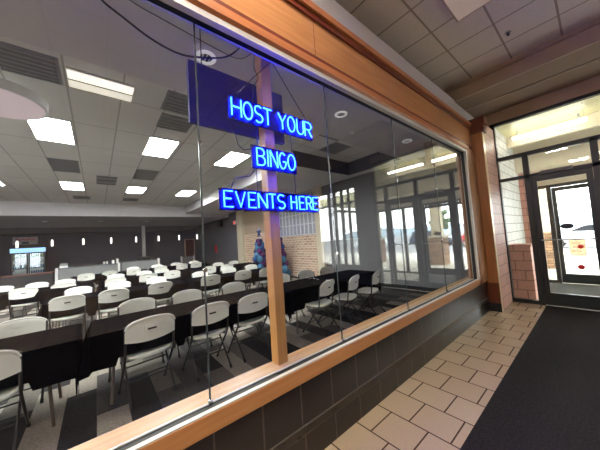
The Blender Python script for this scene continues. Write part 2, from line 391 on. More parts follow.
def door(name, x, y0, y1, top, bar_side=-1, oval=None, dots=()):
    fr = MB().box(x-.022,x+.022,y0+.005,y0+.085,.01,top).box(x-.022,x+.022,y1-.085,y1-.005,.01,top)
    fr.box(x-.022,x+.022,y0+.085,y1-.085,.01,.24).box(x-.022,x+.022,y0+.085,y1-.085,top-.1,top)
    d = struct(name, fr, M['frame'])
    MB().box(x-.003,x+.003,y0+.085,y1-.085,.24,top-.1).build('glass_pane', M['glass2'], d)
    b = MB().tube([(x-.07,y0+.06,1.235),(x-.07,y1-.06,1.235)], .012, 10)
    for y in (y0+.07, y1-.07): b.cyl((x-.02,y,1.235),(x-.07,y,1.235),.014,10)
    b.build('push_bar', M['steel'], d, smooth=True)
    if oval:
        o = MB(); n = 28
        o.prism([(oval[0]+.085*math.cos(2*PI*k/n), oval[1]+.05*math.sin(2*PI*k/n)) for k in range(n)], 'x', x-.006, x-.0035)
        o.build('oval_sticker', M['black'], d)
    for (dy, dz, r) in dots:
        o = MB(); n = 24
        o.prism([(dy+r*math.cos(2*PI*k/n), dz+r*math.sin(2*PI*k/n)) for k in range(n)], 'x', x-.006, x-.0035)
        o.build('round_sticker', M['red'], d)
    return d
door('door_1', 6.6, -.023, .773, 2.47, oval=(.368,1.476))
door('door_2', 6.6, -.908, -.107, 2.47, oval=(-.86,1.476))
MB().box(6.50,6.545,.20,.62,2.49,2.55).build('door_closer', M['ventgrey'], w2)
# windows further along
ef = MB()
bays(6.6, [-2.03,-2.65,-3.25,-3.87], .55, 3.2, ef, .03)
ef.box(6.55,6.65,-3.9,-2.0,.55,.6).box(6.55,6.65,-3.9,-2.0,3.15,3.2).box(6.55,6.65,-3.9,-2.0,2.66,2.72)
w3 = struct('window_3', ef, M['frame'])
for y0, y1 in ((-2.62,-2.06),(-3.22,-2.68),(-3.84,-3.28)):
    MB().box(6.597,6.603,y0,y1,.6,2.66).build('glass_pane', M['glass2'], w3)
    MB().box(6.597,6.603,y0,y1,2.72,3.15).build('glass_pane', M['glass2'], w3)
# vestibule
VX = 9.2
struct('floor.002', MB().box(6.55,VX,-3.3,1.45,-.1,0), M['concrete'])
struct('wall_left.002', MB().box(6.65,VX,1.3,1.45,0,3.9), M['whiteblock'])
ef = MB()
for x in (6.75,7.55,8.35,9.15): ef.box(x-.04,x+.04,-3.15,-3.07,0,3.78)
for z in (.04,2.5,3.74): ef.box(6.7,VX,-3.15,-3.07,z-.04,z+.04)
w5 = struct('window_5', ef, M['frame'])
for x in (6.79,7.59,8.39): MB().box(x,x+.72,-3.113,-3.107,.08,2.46).build('glass_pane', M['glass2'], w5); MB().box(x,x+.72,-3.113,-3.107,2.54,3.7).build('glass_pane', M['glass2'], w5)
struct('ceiling.004', MB().box(6.65,VX+.2,-3.3,1.45,3.78,3.9), M['slat'])
struct('wall_right.008', MB().box(6.85,7.3,.93,1.3,0,1.09).box(6.84,7.32,.915,1.3,1.09,1.14), M['pinktile_y'])
struct('trim_22', MB().box(9.0,9.15,1.08,1.3,0,3.78), M['pinktile_y'])
struct('wall_right.009', MB().box(VX,VX+.15,-3.3,1.45,2.55,3.9), M['cream'])
struct('trim_23', MB().box(VX-.5,VX,-3.1,1.3,2.95,3.78).box(8.0,8.12,-3.1,1.3,3.5,3.78), M['cream'])
ef = MB()
bays(VX, [1.275,.76,-.065,-1.12,-1.82,-3.05], 0, 2.55, ef, .045)
ef.box(VX-.05,VX+.05,-3.1,1.3,2.47,2.55).box(VX-.05,VX+.05,.8,1.23,0,.07).box(VX-.05,VX+.05,-3.0,-1.16,0,.07)
w4 = struct('window_4', ef, M['frame'])
for y0, y1 in ((.81,1.23),(-1.775,-1.165),(-3.005,-1.865)): MB().box(VX-.003,VX+.003,y0,y1,.07,2.47).build('glass_pane', M['glass2'], w4)
door('door_3', VX, -.02, .715, 2.46, dots=((.33,.92,.05),(.36,.42,.06)))
door('door_4', VX, -1.07, -.11, 2.46)
for i, y in enumerate((.55,-.9)):  # light strips added to brighten the vestibule
    t = thing('ceiling_light', 'long ceiling light added to brighten the vestibule behind the transom glass, %s one' % ['left','right'][i], 'light', (7.75,y,3.78))
    MB().box(-.025,.025,-.5,-.46,-.12,0).box(-.025,.025,.46,.5,-.12,0).box(-.02,.02,-.6,.6,-.14,-.12).build('housing', M['white'], t); MB().box(-.05,.05,-.58,.58,-.19,-.14).build('lens', M['fill_vest'], t)
tag(MB().box(7.5,VX-.1,-1.0,.95,0,.012).build('vestibule_mat', M['grey_mat']), 'grey carpet mat on the vestibule floor between the two door sets', 'mat')
tag(MB().box(-4.0,6.50,-3.2,.755,-.004,.012).build('entrance_mat', M['black_mat']), 'wide black carpet runner on the tile floor leading to the glass doors', 'mat')

# ------------------------------------------------------------------ outdoors
struct('floor.003', MB().box(VX,18.5,-14,14,-.15,-.02), M['concrete'])
struct('floor.004', MB().box(18.5,140,-90,90,-.2,-.12), M['asphalt'])
struct('ceiling.005', MB().box(VX+.15,13.4,-6.5,4.5,3.25,3.6), M['slat'])
struct('trim_24', MB().box(13.4,13.55,-6.5,4.5,3.1,3.9), M['cream'])
def stone_column(x, y, label):
    t = thing('canopy_column', label, 'column', (x,y,-.02), 0, 'columns under the entrance canopy')
    MB().box(-.32,.32,-.32,.32,0,1.25).build('stone_base', M['stone'], t)
    MB().box(-.36,.36,-.36,.36,1.25,1.33).build('cap', M['concrete'], t)
    MB().box(-.2,.2,-.2,.2,1.33,3.27).build('shaft', M['cream'], t)
stone_column(12.4,1.3,'cream column with stacked stone base seen left of the oval door sticker')
stone_column(12.4,-1.9,'cream column with stacked stone base outside, right of the entrance doors')
stone_column(12.4,-5.2,'cream column with stacked stone base outside the lobby side windows')
t = thing('stone_planter', 'low brown stone planter block on the pavement outside the glass doors', 'planter', (17.1,.70,-.02))
MB().box(-.3,.3,-.25,.25,0,.72).build('base', M['stone'], t); MB().box(-.34,.34,-.29,.29,.72,.8).build('cap', M['concrete'], t)
def car(x, y, rz, col, label, suv=False):
    t = thing('car', label, 'car', (x,y,-.12), rz)
    paint = mat('car_paint', col, .25, .2)
    h = 1.75 if suv else 1.48
    low = [(-2.2,.35),(-2.25,.7),(-2.1,.98),(-1.1,1.02),(1.0,1.05),(2.0,.92),(2.25,.7),(2.2,.35)]
    MB().prism(low, 'y', -.88, .88).build('body', paint, t, bevel=.06)
    if suv: cab = [(-2.05,.98),(-1.9,h-.06),(-1.6,h),(.1,h),(.95,1.02)]
    else: cab = [(-1.75,.98),(-1.05,h-.04),(-.7,h),(.2,h-.02),(1.05,1.03)]
    MB().prism(cab, 'y', -.74, .74).build('cabin', paint, t, bevel=.05)
    win_ = [(u*.86-.03, 1.04+(z-1.0)*.78) for u, z in cab]
    for a, b in ((-.765,-.742),(.742,.765)): MB().prism(win_, 'y', a, b).build('side_windows', M['carglass'], t)
    f = MB(); f.prism([(cab[-1][0]-.02,1.06),(cab[-2][0]+.05,h-.08),(cab[-2][0]+.11,h-.08),(cab[-1][0]+.05,1.06)], 'y', -.62, .62); f.build('windscreen', M['carglass'], t)
    for sx in (-1.35,1.4):
        for sy in (-1,1):
            w = MB().tube([(sx,sy*.68,.33),(sx,sy*.9,.33)], .33, 20).build('wheel', M['tyre'], t, smooth=True)
            MB().tube([(sx,sy*.895,.33),(sx,sy*.915,.33)], .19, 16).build('hub', M['steel'], w, smooth=True)
    for s in (-1,1): MB().box(2.16,2.27,s*.78-.14,s*.78+.02,.66,.8).build('headlight', M['white'], t)
car(24,.4,PI/2,srgb(225,226,228),'white car parked outside, seen behind the oval door sticker')
car(27.5,5.0,PI/2,srgb(70,74,80),'dark grey car parked outside beyond the stone column',True)
car(27,-3.6,PI/2,srgb(176,30,34),'red car parked outside right of the white car')
car(29,-9,PI/2,srgb(60,72,92),'dark blue car reflected in the window beside the entrance',True)
car(24.5,-13.5,PI/2,srgb(205,208,210),'silver car parked far to the right of the entrance')
for i, (x, y, h) in enumerate(((70,9,7),(80,-6,8),(76,-26,7))):
    t = thing('tree', ['bushy tree beyond the car park left of the white car','bushy tree beyond the car park behind the red car','bushy tree at the far right of the car park'][i], 'tree', (x,y,-.12))
    MB().tube([(0,0,0),(.1,0,h*.3),(.05,.1,h*.55)], [.3,.22,.12], 10).build('trunk', M['trunk'], t, smooth=True)
    cr = MB(); rr = random.Random(i)
    for k in range(60):
        a = rr.uniform(0,2*PI); q = rr.uniform(0,1)**.5*h*.32; z = h*rr.uniform(.35,1)
        q *= 1.1-abs(z/h-.6)
        c = Vector((q*math.cos(a), q*math.sin(a), z)); r = rr.uniform(.5,1.0)
        cr.lathe([(.02,c.z-r*.9),(r*.7,c.z-r*.6),(r,c.z),(r*.7,c.z+r*.6),(.02,c.z+r*.9)], c.x, c.y, 7)
    cr.build('crown', M['tree'], t)
hm = MB()
hm.grid(lambda u, v: (130+8*math.sin(u*9)+v*14, -110+220*u, -.2 + (1-abs(2*v-1)**1.5)*(4+1.5*math.sin(u*11)+1*math.sin(u*27))), 60, 8)
struct('hills', hm, M['hill'], smooth=True)

# ------------------------------------------------------------------ hall: post, navy panel, neon signs
t = thing('wooden_post', 'square pine post standing on the inner sill behind the neon signs', 'post', (1.035,1.585,.66))
MB().box(-.042,.042,-.045,.045,0,2.84).build('shaft', M['pine_z'], t, bevel=.004)
t = thing('hanging_panel', 'dark navy board hung behind the HOST YOUR neon sign', 'panel', (.905,1.73,2.41))
MB().box(-.40,.40,-.02,.02,0,.445).build('board', M['navy'], t)
for x in (-.3,.3): MB().tube([(x,0,.44),(x,0,1.09)], .004, 6).build('hanger_rod', M['wire'], t)

def arc(cx, cz, rx, rz, a0, a1, n=12):
    return [(cx+rx*math.cos(math.radians(a0+(a1-a0)*k/n)), cz+rz*math.sin(math.radians(a0+(a1-a0)*k/n))) for k in range(n+1)]
FONT = {
 'H': [[(0,0),(0,1)],[(1,0),(1,1)],[(0,.52),(1,.52)]],
 'O': ['c', arc(.5,.5,.5,.5,0,345,24)],
 'S': [arc(.5,.76,.46,.24,40,180,8)+arc(.5,.76,.46,.26,190,270,6)+arc(.5,.25,.48,.25,80,-140,14)],
 'T': [[(0,1),(1,1)],[(.5,1),(.5,0)]],
 'Y': [[(0,1),(.5,.48)],[(1,1),(.5,.48)],[(.5,.48),(.5,0)]],
 'U': [[(0,1),(0,.3)]+arc(.5,.3,.5,.3,180,360,12)+[(1,.3),(1,1)]],
 'R': [[(0,0),(0,1),(.5,1)]+arc(.5,.74,.5,.26,85,-90,10)+[(0,.48)],[(.5,.48),(1,0)]],
 'B': [[(0,0),(0,1),(.5,1)]+arc(.5,.77,.42,.23,85,-90,10)+[(0,.54)],[(.5,.54)]+arc(.5,.27,.5,.27,85,-90,10)+[(0,0)]],
 'I': [[(.5,0),(.5,1)]],
 'N': [[(0,0),(0,1)],[(0,1),(1,0)],[(1,0),(1,1)]],
 'G': [arc(.5,.5,.5,.5,45,345,20)+[(1,.45),(.55,.45)]],
 'E': [[(1,1),(0,1),(0,0),(1,0)],[(0,.52),(.8,.52)]],
 'V': [[(0,1),(.5,0),(1,1)]],
}
def neon(word, x0, x1, z0, z1, letters, label, wires):
    """letters: list of (char, xa, xb) as fractions of the board width"""
    W = x1-x0; H = z1-z0
    t = thing('neon_sign', label, 'sign', ((x0+x1)/2,1.522,z0), 0, 'blue neon word signs')
    MB().box(-W/2,W/2,-.006,.006,0,H).build('backing_board', M['acrylic'], t, bevel=.002)
    zc0, zc1 = H*.14, H*.86
    for ch, (a, b) in letters:
        xa, xb = a-(x0+x1)/2, b-(x0+x1)/2
        m = MB()
        strokes = FONT[ch]; closed = False
        if strokes[0] == 'c': closed = True; strokes = strokes[1:]
        for st in strokes:
            m.tube([(xa+u*(xb-xa), -.020, zc0+v*(zc1-zc0)) for u, v in st], .0052, 8, closed)
        o = m.build('letter', M['neonblue'], t, smooth=True)
        f = MB()
        f.cyl((xa+.15*(xb-xa),-.005,zc0+.004),(xa+.15*(xb-xa),-.016,zc0+.004),.003,6)
    for p in wires:
        MB().tube([(x-(x0+x1)/2, y-1.522, z-z0) for x, y, z in p], .003, 6).build('hanging_wire', M['wire'], t)
    return t
neon('HOST YOUR', .692, 1.462, 2.397, 2.566,
     list(zip('HOSTYOUR', [(.715,.785),(.802,.872),(.891,.957),(.966,1.036),(1.098,1.172),(1.188,1.259),(1.283,1.350),(1.367,1.440)])),
     'blue neon sign reading HOST YOUR, topmost of three hanging in the window',
     [[(1.42,1.522,2.56),(1.27,1.53,2.75),(1.07,1.52,2.975)],[(.74,1.522,2.56),(.92,1.53,2.78),(1.09,1.52,2.975)]])
neon('BINGO', .855, 1.262, 2.078, 2.25,
     list(zip('BINGO', [(.890,.956),(.970,.992),(1.004,1.066),(1.084,1.146),(1.166,1.236)])),
     'blue neon sign reading BINGO, middle of three hanging in the window',
     [[(.91,1.522,2.245),(.91,1.522,2.40)],[(1.225,1.522,2.245),(1.225,1.522,2.40)],[(.86,1.527,2.22),(.80,1.527,2.20),(.76,1.527,2.23),(.74,1.527,2.31),(.71,1.527,2.34),(.72,1.527,2.40)]])
neon('EVENTS HERE', .604, 1.474, 1.772, 1.916,
     list(zip('EVENTSHERE', [(.632,.692),(.712,.780),(.806,.862),(.882,.953),(.971,1.028),(1.047,1.111),(1.172,1.226),(1.256,1.308),(1.330,1.385),(1.402,1.455)])),
     'blue neon sign reading EVENTS HERE, lowest and widest of three in the window',
     [[(.89,1.522,1.91),(.89,1.522,2.08)],[(1.24,1.522,1.91),(1.24,1.522,2.08)],[(.69,1.527,1.91),(.72,1.527,1.99),(.84,1.527,2.02),(.88,1.527,2.07)]])
def smooth_path(pts, n=6):
    P = [Vector(p) for p in pts]; out = []
    for i in range(len(P)-1):
        a = P[max(i-1,0)]; b = P[i]; c = P[i+1]; d = P[min(i+2,len(P)-1)]
        for k in range(n):
            s = k/n
            out.append(.5*((2*b)+(c-a)*s+(2*a-5*b+4*c-d)*s*s+(3*b-a-3*c+d)*s**3))
    out.append(P[-1]); return out
tag(MB().tube(smooth_path([(-.12,1.522,2.975),(.03,1.54,2.868),(.114,1.55,2.832),(.253,1.55,2.769),(.385,1.55,2.744),(.503,1.55,2.764),(.707,1.545,2.85),(.83,1.522,2.975)]), .006, 8).build('power_cord', M['wire'], smooth=True),
    'thick dark cord drooping across the top left of the window', 'cord')
tag(MB().tube(smooth_path([(.10,1.522,2.975),(.162,1.555,2.95),(.336,1.55,2.92),(.521,1.55,2.90),(.659,1.55,2.885),(.823,1.56,2.897),(.93,1.522,2.975)]), .0028, 6).build('thin_wire', M['wire'], smooth=True),
    'thin wavy wire strung along the window head above the thick cord', 'wire')
tag(MB().tube(smooth_path([(.93,1.522,2.975),(.925,1.53,2.85),(.955,1.53,2.78),(.91,1.53,2.70),(.90,1.53,2.57)]), .0035, 6).build('lead_wire', M['wire'], smooth=True),
    'short dark lead hanging beside the wooden post down to HOST YOUR', 'wire')

# ------------------------------------------------------------------ folding chairs
def chair_proto(name, label):
    t = thing(name, label, 'chair')
    P = M['plastic']; G = M['legmetal']
    seat = MB(); n = 36
    rings = [(.82,.424),(.97,.428),(1,.438),(1,.45),(.965,.459),(.85,.457),(.5,.448),(.12,.446)]
    vs = []; fs = []
    for sc, z in rings:
        for k in range(n):
            a = 2*PI*k/n; c, s = math.cos(a), math.sin(a)
            u = math.copysign(abs(c)**.5, c); v = math.copysign(abs(s)**.55, s)
            vs.append((u*.215*sc*(1-.06*v), .025+v*.19*sc, z + (.012*abs(u)**2*sc if .4 < sc else 0)))
    for i in range(len(rings)-1):
        for k in range(n): fs.append((i*n+k, i*n+(k+1)%n, (i+1)*n+(k+1)%n, (i+1)*n+k))
    fs.append(tuple(range(n-1,-1,-1))); fs.append(tuple(range((len(rings)-1)*n, len(rings)*n)))
    seat.add(vs, fs).build('seat', P, t, smooth=True)
    def ypost(z): return -.13-.04*(z-.46)/.34
    NU, NV = 24, 10
    def ztop(u): return .755+.06*math.sqrt(max(0,1-abs(u)**5))+.032*(1-u*u)
    def zbot(u): return .625-.028*(1-u*u)
    def bp(s, v, off=0):
        u = s*2-1; z = zbot(u)+(ztop(u)-zbot(u))*v
        lip = .016*max(0,(v-.86)/.14)**2
        return (.232*u, ypost(z)-.035*(1-u*u)-lip+off, z)
    b = MB().grid(lambda s, v: bp(s, v), NU, NV)
    bk = b.build('backrest', P, t, smooth=True, solid=.012)
    MB().tube([Vector(bp(k/24,1)) + Vector((0,-.002,-.004)) for k in range(25)], .0115, 8).build('top_lip', P, bk, smooth=True)
    hp = MB()
    zc = .728
    hp.box(-.068,.068,-.014,.004,zc-.024,zc+.042)
    h = hp.build('handle_plate', P, bk, bevel=.002); h.location = (0, ypost(zc)-.040, 0)
    MB().box(-.042,.042,ypost(zc)-.0555,ypost(zc)-.050,zc-.013,zc+.006).build('handle_slot', M['rubber'], bk)
    for sx in (-1,1):
        x = .228*sx
        MB().tube([(x,ypost(.785),.785),(x,ypost(.6),.6),(x,-.13,.46),(x,-.115,.43)], .0115, 10).build('back_post', G, t, smooth=True)
        lg = MB().tube([(x,-.115,.43),(x*1.0,.215,.02)], .0115, 10).build('leg', G, t, smooth=True)
        MB().tube([(x,.199,.035),(x,.222,0)], .0155, 10).build('rubber_foot', M['rubber'], lg, smooth=True)
        xr = .203*sx
        lr = MB().tube([(xr,.13,.43),(xr,-.222,.02)], .0110, 10).build('leg', G, t, smooth=True)
        MB().tube([(xr,-.207,.035),(xr,-.236,0)], .015, 10).build('rubber_foot', M['rubber'], lr, smooth=True)
    def yr(z): return .13-.352*(.43-z)/.41
    def yf(z): return -.115+.33*(.43-z)/.41
    for z in (.315,.19): MB().tube([(-.203,yr(z),z),(.203,yr(z),z)], .008, 8).build('stretcher', G, t, smooth=True)
    MB().tube([(-.228,yf(.15),.15),(.228,yf(.15),.15)], .008, 8).build('stretcher', G, t, smooth=True)
    MB().tube([(-.228,-.112,.425),(.228,-.112,.425)], .008, 8).build('stretcher', G, t, smooth=True)
    return t
ORD = ['first','second','third','fourth','fifth','sixth','seventh','eighth','ninth']
rows = [   # name, (front edge of tables), [(x0,x1)...], near chairs [(x, y, turn)], far chairs
 ('nearest', 3.25, [(-2.58,-.13),(-.08,2.33),(2.37,4.78)],
   [(-.73,3.27,.02),(.42,3.30,.10),(1.07,3.31,.07),(1.67,3.32,.03),(2.93,3.15,.26),(3.52,3.06,.3),(4.16,3.02,.3)],
   [(-.70,4.14,0),(.45,4.14,.03),(1.12,4.15,-.02),(1.92,4.13,.02),(2.98,4.14,.02),(3.66,4.14,0),(4.30,4.10,-.04)]),
 ('second', 6.12, [(-.75,1.63),(1.74,4.14)],
   [(-.41,6.20,.02),(.25,6.18,-.03),(1.04,6.26,.06),(2.10,6.20,.02),(2.98,6.24,-.03),(3.60,6.10,.04)],
   [(-.31,7.03,0),(.40,7.06,.03),(1.14,6.98,-.03),(2.22,6.98,.03),(3.08,7.05,0),(3.86,7.08,.05)]),
 ('third', 8.78, [(-2.46,-.08),(.05,2.42),(2.55,4.93)],
   [(-1.35,8.92,.05),(-.66,8.98,-.02),(.39,8.82,.02),(1.17,8.82,.04),(1.83,8.85,-.02),(2.97,8.80,.03),(3.60,8.78,0)],
   [(-1.93,9.82,0),(-1.27,9.78,.04),(-.72,9.80,-.03),(.46,9.60,.02),(1.21,9.60,0),(1.75,9.62,.03),(3.74,9.64,-.03),(4.42,9.66,.02)]),
 ('farthest', 11.85, [(-.75,1.63),(1.74,4.14)],
   [(-.31,11.98,.03),(.37,12.02,0),(1.11,11.95,.03),(2.05,11.9,-.02),(2.86,11.9,.03),(3.48,11.95,0)],
   [(1.2,12.72,.02),(2.1,12.74,0),(2.9,12.75,.03),(3.7,12.74,-.02)]),
]
proto = chair_proto('folding_chair', '')
used = False
def place(x, y, rz, label, group):
    global used
    if not used:
        used = True
        proto.location = (x,y,0); proto.rotation_euler = (0,0,rz); proto['label'] = label; proto['group'] = group
    else:
        dup(proto, (x,y,0), rz, label, group)
for rn, fe, tabs, near, far in rows:
    for i, (x, y, a) in enumerate(near):
        place(x, y, a, 'white folding chair, %s from left on the window side of the %s table row' % (ORD[i], rn), 'folding chairs along the table rows')
    for i, (x, y, a) in enumerate(far):
        place(x, y, PI+a, 'white folding chair, %s from left on the far side of the %s table row' % (ORD[i], rn), 'folding chairs along the table rows')

# tables and cloths
def table_proto():
    t = thing('folding_table', '', 'table', group='folding tables under black cloths')
    MB().box(-1.15,1.15,-.355,.355,.695,.73).build('tabletop', M['tabletop'], t, bevel=.01)
    for sx in (-1,1):
        for sy in (-1,1):
            MB().tube([(sx*.98,sy*.26,.695),(sx*1.03,sy*.29,0)], .014, 10).build('leg', M['tableleg'], t, smooth=True)
        MB().tube([(sx*1.012,-.275,.35),(sx*1.012,.275,.35)], .01, 8).build('leg_brace', M['tableleg'], t, smooth=True)
    return t
tproto = table_proto(); tused = False
def cloth(cx, cy, L, W, drop, chairs_near, chairs_far, seed):
    rr = random.Random(seed)
    ph = [rr.uniform(0,6) for _ in range(6)]
    hx, hy = L/2, W/2
    NX, NY = 132, 64
    tx, ty = L+2*drop, W+2*drop
    def fn(u, v):
        p = (u-.5)*tx; q = (v-.5)*ty
        ax, ay = max(0,abs(p)-hx), max(0,abs(q)-hy)
        sx, sy = (1 if p > 0 else -1), (1 if q > 0 else -1)
        d = math.hypot(ax, ay)
        x = max(-hx, min(hx, p)); y = max(-hy, min(hy, q))
        z = .742
        if d > 0:
            # rounded edge, then hanging with soft folds
            e = min(d, .03)/.03
            z -= d*(.6*e+.4*(1 if d > .03 else e))
            fold = .012*math.sin(x*7+ph[0])+.008*math.sin(x*17+ph[1]) if ay > ax else .008*math.sin(y*9+ph[2])
            k = min(1, d/drop)
            cn = (min(ax,ay)/d)*1.4
            out = .012*e + fold*k*(1-cn*.5)
            wx, wy = ax/d, ay/d
            x += sx*wx*(out + .006*k) ; y += sy*wy*(out+.01*k)
            # pointed corners hang lower and swing out a little
            if ax > 0 and ay > 0:
                x += (-.09 if sx < 0 else -.005)*k*min(1,ax/.1); y += sy*.09*k*min(1,ay/.1)*wy
        lst = chairs_near if q < 0 else chairs_far
        if ay > 0:
            for c in lst:
                if abs(x+cx-c) < .27: z = max(z, .478+.002*math.sin(x*40))
        return (x, y, z)
    return MB().grid(fn, NX, NY)
names = {2: ['left','right'], 3: ['leftmost','middle','rightmost']}
for ri, (rn, fe, tabs, near, far) in enumerate(rows):
    for i, (x0, x1) in enumerate(tabs):
        cx = (x0+x1)/2; cy = fe+.36
        lab = 'folding table under a black cloth, %s in the %s row' % (names[len(tabs)][i], rn)
        if not tused: tused = True; tproto.location = (cx,cy,0); tproto['label'] = lab
        else: dup(tproto, (cx,cy,0), 0, lab)
        nn = [c[0] for c in near if c[1]-.235 < fe+.1 and c[1]+.215 > fe-.03] ; ff = [c[0] for c in far if c[1]-.22 < fe+.75]
        o = cloth(cx, cy, (x1-x0)-.045, .74, .34, nn, ff, ri*7+i).build('tablecloth', M['cloth'], smooth=True)
        o.location = (cx,cy,0)
        tag(o, 'black tablecloth draped over the %s table of the %s row' % (names[len(tabs)][i], rn), 'tablecloth', 'black tablecloths on the table rows')

# ------------------------------------------------------------------ ceiling fittings of the hall
def troffer(x, y, label):
    t = thing('ceiling_light', label, 'light', (x,y,3.9), 0, 'recessed ceiling light panels')
    MB().box(-.3,.3,-.61,-.575,-.02,0).box(-.3,.3,.575,.61,-.02,0).box(-.3,-.27,-.575,.575,-.02,0).box(.27,.3,-.575,.575,-.02,0).build('frame', M['white'], t)
    MB().box(-.27,.27,-.575,.575,-.014,-.002).build('diffuser', M['lamp'], t)
    return t
troffer(-.61,6.33,'bright ceiling light panel at left, above the nearest two table rows')
troffer(1.17,6.33,'bright ceiling light panel between left light and the BINGO sign')
troffer(2.93,6.33,'bright ceiling light panel just left of the BINGO sign')
troffer(-.61,11.3,'small bright ceiling light panel above the drinks cooler side, leftmost far one')
troffer(1.20,11.3,'small bright ceiling light panel, middle of the three far ones')
troffer(3.02,11.3,'small bright ceiling light panel, rightmost of the three far ones')
troffer(-2.6,4.24,'added fill light panel, unseen beyond the left picture edge, nearest one')  # unseen panels from here down, added as fill for the hall
troffer(-4.4,4.24,'added fill light panel, unseen far left, nearest one')
troffer(-2.5,6.33,'added fill light panel, unseen beyond the left picture edge, nearer one')
troffer(-2.5,11.3,'added fill light panel, unseen beyond the left picture edge, farther one')
troffer(-4.4,6.33,'added fill light panel, unseen far left, nearer one')
troffer(-4.4,11.3,'added fill light panel, unseen far left, farther one')
def grille(name, x0, x1, y0, y1, label, m, slats, z=3.9, along='x'):
    t = thing(name, label, 'vent', ((x0+x1)/2,(y0+y1)/2,z), 0)
    w, d = (x1-x0)/2, (y1-y0)/2
    MB().box(-w,w,-d,-d+.03,-.015,0).box(-w,w,d-.03,d,-.015,0).box(-w,-w+.03,-d+.03,d-.03,-.015,0).box(w-.03,w,-d+.03,d-.03,-.015,0).build('frame', m, t)
    MB().box(-w+.03,w-.03,-d+.03,d-.03,-.004,-.001).build('backing', M['grilleback'], t)
    for k in range(slats):
        if along == 'x':
            y = -d+.03+(2*d-.06)*(k+.5)/slats; q = (2*d-.06)/slats*.22
            MB().box(-w+.03,w-.03,y-q,y+q,-.012,-.005).build('slat', m, t)
        else:
            x = -w+.03+(2*w-.06)*(k+.5)/slats; q = (2*w-.06)/slats*.22
            MB().box(x-q,x+q,-d+.03,d-.03,-.012,-.005).build('slat', m, t)
grille('return_grille', -.92,-.33,3.92,4.52,'dark square return grille in the ceiling above the round pinkish lamp reflection',M['ventdark'],6)
grille('return_grille', -.90,-.33,8.2,9.4,'plain grey grille panel between the two left ceiling lights',M['ventgrey'],10)
grille('air_vent', .02,.54,9.5,10.7,'grey slatted air vent right of the grey grille panel',M['ventdark'],2)
grille('air_vent', .92,1.5,8.3,9.5,'grey ceiling grille behind the middle ceiling light',M['ventdark'],10)
grille('air_vent', .85,1.45,3.88,4.48,'dark ceiling vent left of the navy hanging panel',M['ventdark'],5)
grille('air_vent', .90,1.45,4.62,5.2,'grey square diffuser below the dark vent by the navy panel',M['ventgrey'],4)
grille('air_vent', 4.6,5.2,3.95,4.55,'dark slatted ceiling vent right of the neon signs',M['ventdark'],7)
grille('linear_diffuser', 3.94,4.56,3.78,3.87,'narrow dark linear slot diffuser beside the right ceiling vent',M['ventdark'],1)
grille('air_vent', -.72,-.18,13.2,13.9,'thin dark vent beyond the leftmost far ceiling light',M['ventdark'],3)
grille('air_vent', .95,1.5,13.2,13.9,'thin dark vent beyond the middle far ceiling light',M['ventdark'],3)
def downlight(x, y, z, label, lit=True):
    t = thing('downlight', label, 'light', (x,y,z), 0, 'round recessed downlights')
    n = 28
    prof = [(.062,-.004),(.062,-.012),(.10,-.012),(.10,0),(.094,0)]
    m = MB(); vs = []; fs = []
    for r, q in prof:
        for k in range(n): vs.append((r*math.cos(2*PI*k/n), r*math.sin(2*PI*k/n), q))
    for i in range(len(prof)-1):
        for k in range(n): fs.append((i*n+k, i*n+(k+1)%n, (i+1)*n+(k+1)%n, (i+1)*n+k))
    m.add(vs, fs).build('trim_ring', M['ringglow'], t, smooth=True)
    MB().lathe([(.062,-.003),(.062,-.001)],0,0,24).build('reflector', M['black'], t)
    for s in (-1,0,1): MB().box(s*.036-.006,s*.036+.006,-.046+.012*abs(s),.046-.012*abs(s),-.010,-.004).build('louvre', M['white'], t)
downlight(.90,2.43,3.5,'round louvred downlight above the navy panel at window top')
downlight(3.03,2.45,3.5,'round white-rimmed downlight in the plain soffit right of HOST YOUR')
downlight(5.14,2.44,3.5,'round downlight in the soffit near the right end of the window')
for i, x in enumerate((-2.0,.18,2.4)): downlight(x,17.6,3.3,'tiny far downlight above the back bar, %s of three' % ['leftmost','middle','rightmost'][i])
t = thing('smoke_detector','small white dome sensor on the soffit below the right downlight','detector',(3.74,2.80,3.5))
MB().lathe([(.045,0),(.045,-.012),(.03,-.03),(.005,-.034)],0,0,20).build('dome', M['white'], t, smooth=True)
MB().lathe([(.055,0),(.055,-.006)],0,0,20).build('base', M['white'], t)
# reflections of lobby lights in the glass, built as glowing hall fittings
t = thing('strip_light_reflection','cream lobby light reflection built as a strip fixture at upper left','light',(.09,4.24,3.9))
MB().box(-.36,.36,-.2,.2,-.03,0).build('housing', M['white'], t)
MB().box(-.35,.35,-.195,-.02,-.05,-.03).build('lens', mat('bright_reflection_glow', srgb(245,240,225), .5, emit=(1,.95,.85,1), es=1.1), t)
MB().box(-.35,.35,.02,.195,-.05,-.03).build('lens', M['reflection_cream'], t)
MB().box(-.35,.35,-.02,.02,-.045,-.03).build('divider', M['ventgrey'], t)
t = thing('drum_lamp_reflection','large round pinkish lamp reflection built as a drum at left edge','lamp',(-.93,4.5,3.5))
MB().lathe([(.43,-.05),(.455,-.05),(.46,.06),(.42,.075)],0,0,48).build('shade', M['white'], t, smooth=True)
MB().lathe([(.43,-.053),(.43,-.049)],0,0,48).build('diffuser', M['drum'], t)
MB().lathe([(.05,.40),(.05,.385),(.012,.375),(.012,.07)],0,0,20).build('stem', M['white'], t)
